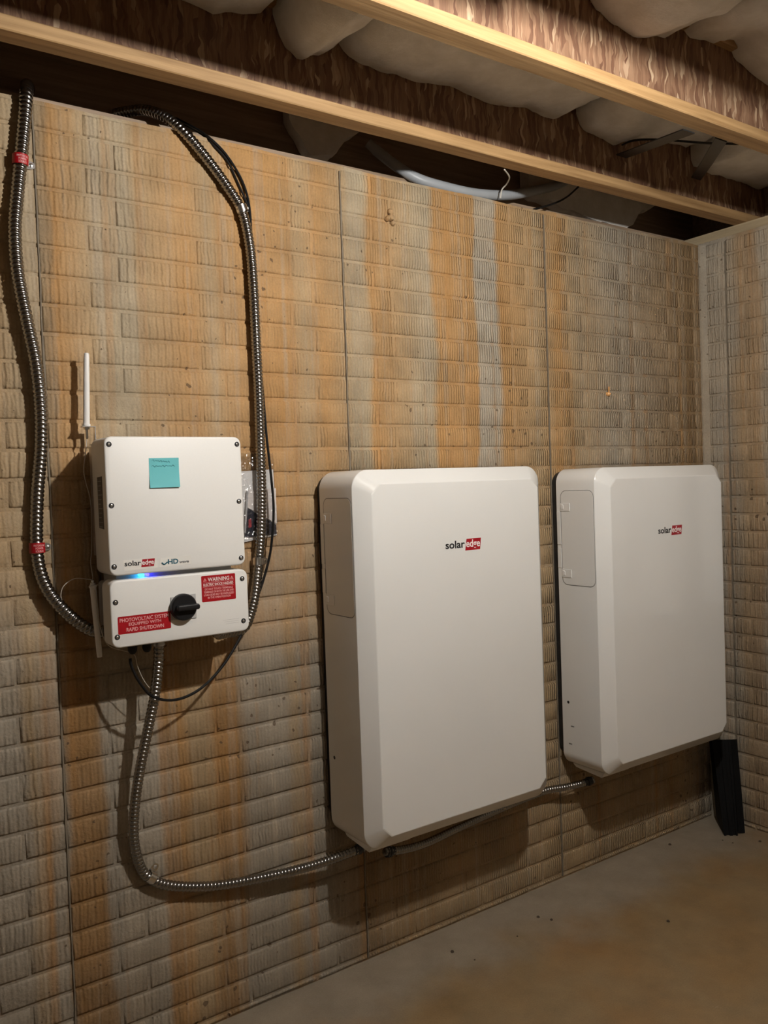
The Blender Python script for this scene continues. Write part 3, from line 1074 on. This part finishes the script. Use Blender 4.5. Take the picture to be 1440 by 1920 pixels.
line('WARNING', .19, .82, .77, .92, 'label_white')
line('ELECTRIC SHOCK HAZARD', .055, .93, .60, .70, 'label_white')
line('DO NOT TOUCH TERMINALS', .09, .91, .44, .52, 'label_pink')
line('TERMINALS ON BOTH THE LINE AND', .06, .94, .33, .41, 'label_pink')
line('LOAD SIDES MAY BE ENERGIZED', .06, .94, .22, .30, 'label_pink')
line('IN THE OPEN POSITION', .17, .84, .11, .19, 'label_pink')
for f0, f1, z_ in ((.04, .95, .735), (.04, .95, .565)):
    obj('label_rule', MB().box(x0 + w * f0, x0 + w * f1, YF - .0008, YF - .0003, z0 + h * z_, z0 + h * z_ + .0007), 'label_pink', o, smooth=False)
for fx in (.105, .895):
    cx, cz, r = x0 + w * fx, z0 + h * .83, .0058
    tri = MB()
    P3 = [(cx + r * math.cos(PI / 2 + k * 2 * PI / 3), cz + r * math.sin(PI / 2 + k * 2 * PI / 3)) for k in range(3)]
    P4 = [(cx + r * .66 * math.cos(PI / 2 + k * 2 * PI / 3), cz + r * .66 * math.sin(PI / 2 + k * 2 * PI / 3)) for k in range(3)]
    tri.loops([[(a, YF - .0004, b) for a, b in P3], [(a, YF - .0008, b) for a, b in P3], [(a, YF - .0008, b) for a, b in P4], [(a, YF - .0004, b) for a, b in P4]], False, False)
    tri.box(cx - .0004, cx + .0004, YF - .0008, YF - .0004, cz - .001, cz + .0022)
    obj('hazard_triangle', tri, 'label_pink', o, smooth=False)
o, x0, x1, z0, z1 = red_label('shutdown_label', ((222, 1189), (321, 1179), (319.5, 1146), (220, 1157)), 'red sticker naming the rapid shutdown system')
w, h = x1 - x0, z1 - z0
line('PHOTOVOLTAIC SYSTEM', .035, .965, .67, .89, 'label_pink')
line('EQUIPPED WITH', .20, .81, .40, .61, 'label_pink')
line('RAPID SHUTDOWN', .155, .86, .11, .33, 'label_pink')
for k in range(3):
    a, b = at(418 + k * 3, 1163 + k * 3.2, YF), at(448, 1160 + k * 3.2, YF)
    obj('moulded_line', MB().box(a.x, b.x, YF - .0003, YF + .0004, a.z - .0006, a.z), 'light_grey_plastic', inv, smooth=False)
# entries under the switch box
for (u, v) in ((245, 1217), (272, 1212)):
    q = at(u, v, -.13)
    g = MB().lathe((q.x, -.145, 1.222), (0, 0, -1), [(0, .0145), (.012, .0145), (.0125, .0125), (.022, .0125), (.029, .0095), (.033, .006)], 12)
    obj('cable_gland', g, 'black_plastic', inv)
CON3 = at(298, 1210, -.11)
obj('conduit_fitting', MB().lathe((CON3.x, -.11, 1.224), (0, 0, -1), [(0, .0185), (.006, .0185), (.0065, .016), (.022, .016), (.0225, .0175), (.028, .0175), (.03, .013)], 14), 'galvanised', inv)
for (u, v, yy) in ((325, 1203, -.10), (412, 1190, -.09)):
    q = at(u, v, yy)
    obj('blank_plug', MB().lathe((q.x, yy, 1.222), (0, 0, -1), [(0, .022), (.006, .022), (.009, .019), (.010, .0)], 16), 'light_grey_plastic', inv)

# sticky note
N0 = [at(*q, YF - .001) for q in ((279, 859), (335, 858), (337, 913), (281, 915))]
mb = MB()
L = []
for i in range(13):
    s = i / 12
    a, b = N0[0].lerp(N0[3], s), N0[1].lerp(N0[2], s)
    row, row2 = [], []
    for k in range(9):
        p = a.lerp(b, k / 8)
        lift = .0005 + .010 * max(0, s - .45) ** 1.6 * (1 + .25 * (k / 8))
        row.append((p.x, YF - lift, p.z))
        row2.append((p.x, YF - lift + .0002, p.z))
    L.append(row + row2[::-1])
nt = thing('sticky_note', (N0[3].x, YF, N0[3].z), 'square turquoise sticky note on the inverter front', 'note')
obj('note_sheet', MB().loops(L), 'note_paper', nt)
mb = MB()
for row_i, (u0, v0, u1, v1, seed) in enumerate(((284, 863, 318, 866, 1), (284, 874, 328, 873, 2))):
    pts = []
    for k in range(22):
        s = k / 21
        p = at(u0 + (u1 - u0) * s, v0 + (v1 - v0) * s + 2.2 * math.sin(k * 2.1 + seed) * (0.6 + .4 * math.sin(k * .7)), YF - .0006)
        pts.append((p.x, YF - .0013 - (0.0 if row_i == 0 else 0.0), p.z))
    mb.tube(spline(pts, .0012), .0005, 4)
obj('handwriting', mb, 'note_ink', nt)


# ------------------------------------------------------------------ flexible conduits, straps
def conduit(name, pts, R, pitch, label, seg=16):
    per = 8
    path = spline(pts, pitch / per)
    fr = frames(path)
    L = []
    for i, q in enumerate(path):
        a, b = fr[i]
        ring = []
        for k in range(seg):
            th = 2 * PI * k / seg
            ph = 2 * PI * i / per + th
            q_ = ((ph / (2 * PI)) % 1.0) * 2 - 1
            r = R + 0.0004 - 0.0042 * (1 - math.sqrt(max(0.0, 1 - (abs(q_) * .985) ** 2)))
            ring.append(q + (a * math.cos(th) + b * math.sin(th)) * r)
        L.append(ring)
    obj(name, MB().loops(L), 'conduit_steel', label=label, cat='conduit', group='flexible metal conduits', angle=80)
    return path


def wp(u, v, y):
    return at(u, v, y)


yA = -.022
C1 = [wp(54, 166, .160), wp(51, 160, .100), wp(49.5, 162, .040), wp(49.5, 171, -.008), wp(49, 190, -.022), wp(46, 228, -.024), wp(40, 290, yA), wp(33, 360, -.024), wp(28, 430, -.028), wp(33, 510, -.03), wp(50, 600, -.032),
      wp(67, 680, -.03), wp(76, 760, -.028), wp(77, 840, -.026), wp(70, 930, -.024), wp(69, 1025, yA), wp(78, 1080, -.024), wp(100, 1122, -.03), wp(137, 1160, -.042), wp(172, 1183, -.055), Vector((.236, -.065, 1.246))]
conduit('conduit', C1, .0168, .0118, 'flexible steel conduit at the far left with two red labels')
C2 = [wp(215, 214, .15), wp(240, 209, .115), wp(275, 207, .065), wp(312, 221, .015), wp(345, 248, -.016), wp(385, 294, -.020), wp(425, 348, -.021), wp(453, 395, -.0205), wp(468, 460, -.023), wp(475, 540, -.025),
      wp(480, 640, -.026), wp(485, 740, -.027), wp(488, 840, -.029), wp(490, 930, -.028), wp(489, 1000, -.025), wp(485, 1052, -.021), wp(479, 1110, -.026), wp(470, 1150, -.034), wp(456, 1178, -.05), Vector((.580, -.066, 1.196)), Vector((.556, -.076, 1.200)), Vector((.546, -.078, 1.228))]
conduit('conduit', C2, .0155, .0112, 'flexible steel conduit arching over the wall top and down right of the inverter')
yc = -.11
C3 = [Vector((CON3.x, -.11, 1.200)), wp(297, 1240, -.108), wp(291, 1300, -.098), wp(277, 1370, -.082), wp(263, 1440, -.066), wp(253, 1510, -.05), wp(251, 1570, -.036), wp(262, 1622, -.023), wp(283, 1648, -.0175), wp(325, 1661, -.020), wp(400, 1661, -.026), wp(480, 1648, -.035),
      wp(560, 1630, -.046), wp(620, 1612, -.06), wp(668, 1594, -.075), wp(690, 1585, -.08)]
conduit('conduit', C3, .0144, .0115, 'flexible steel conduit looping from the inverter down to the first battery')
C4 = [wp(722, 1597, -.10), wp(760, 1592, -.085), wp(800, 1580, -.065), wp(860, 1552, -.04), wp(930, 1520, -.025), wp(985, 1497, -.025), wp(1025, 1482, -.035), wp(1060, 1476, -.05), wp(1090, 1469, -.062), wp(1112, 1462, -.075)]
conduit('conduit', C4, .0134, .0115, 'flexible steel conduit running low between the two batteries')
for (u, v, yy, d) in ((668, 1594, -.075, (1, -.25, .25)), (733, 1596, -.095, (-1, -.15, .1)), (1100, 1466, -.068, (1, -.3, .15))):
    q = at(u, v, yy)
    obj('conduit_connector', MB().lathe(q, d, [(-.012, .0150), (.004, .0150), (.0045, .0185), (.012, .0185), (.0125, .0165), (.022, .0165)], 8),
        'dark_steel', label={668: 'dark connector where the conduit meets the lower left corner of the first battery', 733: 'dark connector under the first battery in its shadow', 1100: 'dark connector under the lower left corner of the corner battery'}[u], cat='connector', group='conduit connectors', angle=20)


def strap(u, v, yc, R, tdir, label, red=None, flip=1):
    """one-hole pipe strap around a conduit: band, tab, screw (and a red wrap label)"""
    c = at(u, v, yc)
    T = Vector(tdir).normalized()
    Nn = Vector((0, -1, 0))
    S = T.cross(Nn).normalized() * flip          # sideways along the wall
    if S.x < 0 and flip == 1:
        S = -S
    root = thing('conduit_strap', (c.x, 0, c.z), label, 'pipe strap', 'conduit straps')
    r0, r1, hw = R + .0006, R + .0026, .0105

    def band(ra, rb, half, a0, a1, n=20, tail=None):
        L = []
        for i in range(n + 1):
            a = a0 + (a1 - a0) * i / n
            d = Nn * math.sin(a) + S * math.cos(a)
            L.append([c + d * ra - T * half, c + d * rb - T * half, c + d * rb + T * half, c + d * ra + T * half])
        return MB().loops(L)
    obj('band', band(r0, r1, hw, -.15, PI + .9), 'zinc_bright', root, angle=30)
    # tab lying on the wall
    b0 = c + S * (R + .001)
    yw = -.0035
    tab = MB()
    prof = [(0, 1), (.010, 1), (.017, .85), (.0215, .5), (.0225, 0), (.0215, -.5), (.017, -.85), (.010, -1), (0, -1)]
    P0 = [Vector((b0.x, yw, b0.z)) + S * d + T * hw * s for d, s in prof]
    tab.loops([P0, [q + Vector((0, -.0018, 0)) for q in P0]])
    up = [Vector((b0.x, 0, b0.z)) + T * hw * s for s in (-1, 1)]
    tab.loops([[up[0] + Vector((0, yw, 0)), up[1] + Vector((0, yw, 0)), up[1] + S * .002 + Vector((0, yw, 0)), up[0] + S * .002 + Vector((0, yw, 0))],
               [up[0] + Vector((0, yc, 0)), up[1] + Vector((0, yc, 0)), up[1] + S * .002 + Vector((0, yc, 0)), up[0] + S * .002 + Vector((0, yc, 0))]])
    obj('tab', tab, 'zinc_bright', root, angle=25)
    sc_ = Vector((b0.x, yw - .0015, b0.z)) + S * .0125
    obj('screw', MB().lathe(sc_, (0, -1, 0), [(0, .0055), (.0025, .0055), (.0035, .004), (.004, .002), (.0045, 0)], 8), 'galvanised', root, angle=20)
    if red:
        rl = obj('red_wrap', band(r1, r1 + .0008, .0135, .0, PI + .5, 24), 'red_label', root, label='red printed wrap', angle=30)
        Tz = T if T.z > 0 else -T
        for k, tx in enumerate(red):
            wd = .030 if k == 0 else .021
            t0 = text_mb(tx, -wd / 2, wd / 2, .0055 - k * .0075 - .0018, .0055 - k * .0075 + .0036, 0, .0004)
            nv = []
            rr = r1 + .0009
            for p in t0.v:
                ang = PI / 2 - p.x / rr - .12
                d = Nn * math.sin(ang) + S * math.cos(ang)
                nv.append(c + d * (rr - p.y) + Tz * p.z)
            m2 = MB()
            m2.add(nv, t0.f)
            obj('wrap_lettering', m2, 'label_pink', rl, smooth=False)
    return root


WR = ('PHOTOVOLTAIC', 'POWER', 'SOURCE')
strap(38, 301, -.022, .0168, (.06, 0, 1), 'red-labelled strap high on the far left conduit, near the wall top', WR)
strap(69.5, 1027, -.022, .0168, (.0, 0, 1), 'red-labelled strap low on the far left conduit, level with the inverter', WR)
strap(453, 391, -.0205, .0155, (-.35, 0, 1), 'bright zinc strap high on the conduit right of the inverter')
strap(485, 1052, -.021, .0155, (.05, 0, 1), 'zinc strap on the conduit beside the gap between inverter and switch box')
strap(283, 1645, -.0175, .0144, (-.75, 0, .65), 'zinc strap at the bottom bend of the conduit loop')

# ------------------------------------------------------------------ cables
pts = [wp(330, 222, .14), wp(365, 240, .05), wp(392, 258, -.002), wp(420, 285, -.006), wp(445, 322, -.008), wp(460, 355, -.008), wp(468, 392, -.008), wp(472, 450, -.01), wp(480, 560, -.012), wp(488, 680, -.014), wp(495, 760, -.016), wp(500, 820, -.03),
       wp(509, 900, -.04), wp(513, 960, -.042), wp(509, 1020, -.035), wp(502, 1058, -.03), wp(488, 1105, -.032), wp(466, 1160, -.04), wp(445, 1205, -.06), wp(415, 1252, -.08), wp(375, 1292, -.10), wp(330, 1312, -.115), wp(288, 1307, -.125), wp(262, 1280, -.13), wp(247, 1250, -.13), wp(243.5, 1228, -.13)]
obj('network_cable', MB().tube(spline(pts, .012), .0040, 8), 'cable_black', label='black cable running beside the right conduit and looping up into the switch box', cat='cable')
pts = [wp(345, 234, .12), wp(378, 252, .03), wp(398, 270, -.003), wp(425, 300, -.006), wp(447, 345, -.006), wp(462, 380, -.006), wp(468, 400, -.006), wp(473, 470, -.006), wp(478, 560, -.006)]
obj('thin_cable', MB().tube(spline(pts, .012), .0032, 8), 'cable_black', label='second thin black cable curving down behind the arching conduit', cat='cable')
# antenna on its bracket, upper left of the inverter
ayy = -.045
ab, atp = at(162, 799, ayy), at(162, 662, ayy)
an = thing('antenna', (ab.x, ayy, ab.z), 'white rod antenna standing upright above the inverter on a small bracket', 'antenna')
H = (atp - ab).length
ax = (atp - ab).normalized()
obj('rod', MB().lathe(ab, ax, [(0, .0105), (.006, .0105), (.0065, .0088), (H * .5, .0083), (H * .93, .0075), (H - .002, .0070), (H, .005)], 16), 'white_plastic', an, angle=30)
k0 = at(176, 803, ayy)
obj('bracket', MB().box(ab.x - .013, k0.x + .002, ayy - .012, ayy + .012, ab.z - .003, ab.z - .0008).box(k0.x, k0.x + .002, ayy - .010, ayy + .010, ab.z - .050, ab.z - .0008).box(k0.x - .014, k0.x + .002, ayy - .010, ayy + .010, ab.z - .052, ab.z - .050), 'zinc_bright', an, smooth=False)
obj('nut', MB().lathe(ab - Vector((0, 0, .003)), (0, 0, -1), [(0, .008), (.006, .008), (.0065, .004), (.030, .0035), (.032, .002)], 6), 'zinc_bright', an, angle=20)
pts = [ab - Vector((0, 0, .03)), at(161, 845, ayy), at(157, 880, ayy), at(161, 905, ayy), at(169, 935, ayy), at(172, 980, -.04), at(172, 1030, -.04), at(170, 1055, -.04), at(174, 1085, -.045), at(166, 1086, -.05), at(140, 1085, -.05), at(120, 1098, -.045), at(114, 1115, -.04), at(117, 1130, -.035)]
obj('antenna_cable', MB().tube(spline(pts, .006), .0012, 6), 'cable_white', label='thin pale lead running down from the upright antenna along the inverter', cat='cable')
# second antenna hanging down at the lower left
t0, b0 = at(174, 1098, -.085), at(187, 1232, -.085)
an2 = thing('antenna', (b0.x, b0.y, b0.z), 'white rod antenna hanging downwards left of the switch box', 'antenna')
H = (b0 - t0).length
ax = (b0 - t0).normalized()
obj('rod', MB().lathe(t0, ax, [(0, .0105), (.005, .0105), (.0055, .0085), (H * .5, .0080), (H * .95, .0072), (H, .0065)], 16), 'white_plastic', an2, angle=30)
obj('bracket', MB().box(t0.x - .012, t0.x + .015, t0.y - .010, t0.y + .012, t0.z + .0005, t0.z + .0025), 'zinc_bright', an2, smooth=False)
obj('nut', MB().lathe(t0 + Vector((0, 0, .0025)), (0, 0, 1), [(0, .007), (.005, .007), (.006, .004), (.012, .0035)], 6), 'zinc_bright', an2, angle=20)
pts = [t0 + Vector((.001, 0, .012)), at(180, 1120, -.097), at(183, 1150, -.097), at(189, 1180, -.099), at(199, 1205, -.11), at(212, 1215, -.125), at(231, 1220, -.128), at(252, 1228, -.12), at(258, 1250, -.11), at(270, 1276, -.10), at(288, 1300, -.09)]
obj('antenna_cable', MB().tube(spline(pts, .006), .0012, 6), 'cable_white', label='thin pale lead from the hanging antenna passing under the switch box', cat='cable')

# bag of documents behind the right conduit
bg = thing('document_bag', (.66, -.008, 1.46), 'clear plastic bag of papers pinned behind the conduit right of the inverter', 'bag')


def wavy_sheet(corners, y, amp, nx=14, nz=18, th=.0006, seed=0):
    P = [at(*q, y) for q in corners]       # ll lr ur ul
    L = []
    for i in range(nz + 1):
        a, b = P[0].lerp(P[3], i / nz), P[1].lerp(P[2], i / nz)
        f, bk = [], []
        for k in range(nx + 1):
            q = a.lerp(b, k / nx)
            d = amp * noise.fractal(Vector((q.x * 28 + seed, q.z * 18, seed)), .9, 2, 3)
            f.append((q.x, y + d, q.z))
            bk.append((q.x, y + d + th, q.z))
        L.append(f + bk[::-1])
    return MB().loops(L)


obj('folded_paper', wavy_sheet(((452, 1018), (519, 1003), (512, 880), (448, 884)), -.006, .0012, seed=1), 'paper', bg)
obj('booklet', wavy_sheet(((459, 1008), (519, 1001), (518, 984), (462, 952)), -.0095, .0008, seed=2), 'booklet_navy', bg)
obj('paper_sheet', wavy_sheet(((461, 950), (519, 982), (517, 915), (462, 920)), -.0095, .001, seed=3), 'label_white', bg)
obj('printed_bar', wavy_sheet(((458, 1000), (461, 1000), (466, 920), (462, 922)), -.0125, .0003, 3, 10, seed=4), 'paper_grey', bg)
obj('printed_logo', wavy_sheet(((466, 990), (472, 988), (471, 972), (466, 974)), -.0125, .0003, 3, 3, seed=5), 'booklet_red', bg)
obj('clear_bag', wavy_sheet(((450, 1017), (522, 1005), (512, 850), (452, 850)), -.0155, .0035, 24, 40, .0004, seed=6), 'clear_film', bg, angle=70)

# ------------------------------------------------------------------ black offcuts in the corner
root = thing('black_channel', (2.93, -.15, 0), 'black plastic channel offcut leaning in the corner under the battery', 'offcut')


def leaning(bf0, bf1, tf0, tf1, bd, td, name, ribs):
    L = []
    for k in range(5):
        q = k / 4
        a, b, d = bf0.lerp(tf0, q), bf1.lerp(tf1, q), bd.lerp(td, q)
        ring = [a]
        for r0_, r1_ in ribs:
            ring += [a.lerp(b, r0_), a.lerp(b, r0_ + .02) + d * .035, a.lerp(b, r1_ - .02) + d * .035, a.lerp(b, r1_)]
        ring += [b, b + d, a + d]
        L.append(ring)
    obj(name, MB().loops(L), 'black_matte', root, smooth=False)


bfl, bfr = at(1358, 1567, .001, 2), at(1384, 1567, .001, 2)
tfl, tfr = at(1335, 1387, -.075), at(1370, 1386.5, 3.012, 0)
bdl = at(1343, 1530, .035, 2) - bfl
tdl = at(1329.5, 1388, -.05) - tfl
leaning(bfl, bfr, tfl, tfr, bdl, tdl, 'front_channel', ((.16, .40), (.62, .86)))
bsl, bsr = at(1384.5, 1562, .004, 2), at(1397, 1561.5, .004, 2)
tsl, tsr = at(1370.5, 1386.5, 3.013, 0), at(1382, 1386, 3.040, 0)
leaning(bsl, bsr, tsl, tsr, bdl * .8, tdl * .8, 'rear_strip', ())

# electrical boxes added on the right wall, outside the frame, for battery reflections
for (y0, y1, z0_, z1_, dp, lb) in ((-.50, -.385, 1.03, 1.80, .09, 'narrow grey electrical box added for reflections on the right wall nearest the corner'),
                                   (-.86, -.61, .95, 1.72, .10, 'wide grey electrical panel added for reflections in the middle of the right wall'),
                                   (-1.03, -.95, .88, 1.55, .08, 'slim grey electrical box added for reflections farthest from the corner')):
    eb = thing('added_box', (XC - dp / 2, (y0 + y1) / 2, z0_), lb, 'added electrical box', 'boxes on the right wall')
    obj('box_body', MB().box(XC - dp, XC - .004, y0, y1, z0_, z1_), 'white_plastic', eb, smooth=False)
    obj('box_cover', MB().box(XC - dp - .004, XC - dp, y0 + .008, y1 - .008, z0_ + .01, z1_ - .01), 'white_plastic', eb, smooth=False)

# crumbs on the floor
for i, (u, v) in enumerate(((1256, 1584), (1355, 1576), (1374, 1581), (1425, 1578), (1009, 1720), (1034, 1725), (1253, 1728), (970, 1756), (890, 1800), (848, 1785))):
    q = at(u, v, 0, 2)
    mb = MB()
    r = random.uniform(.003, .006) * (1.6 if i == 0 else 1)
    mb.lathe((q.x, q.y, 0), (random.uniform(-.2, .2), random.uniform(-.2, .2), 1), [(0, r), (r * .4, r * 1.1), (r * .9, r * .6), (r * 1.1, r * .1)], 7)
    obj('dirt_crumb', mb, 'dirt', label='tiny dark crumb of dirt on the concrete floor near the wall', cat='crumb', group='crumbs on the floor', angle=10)
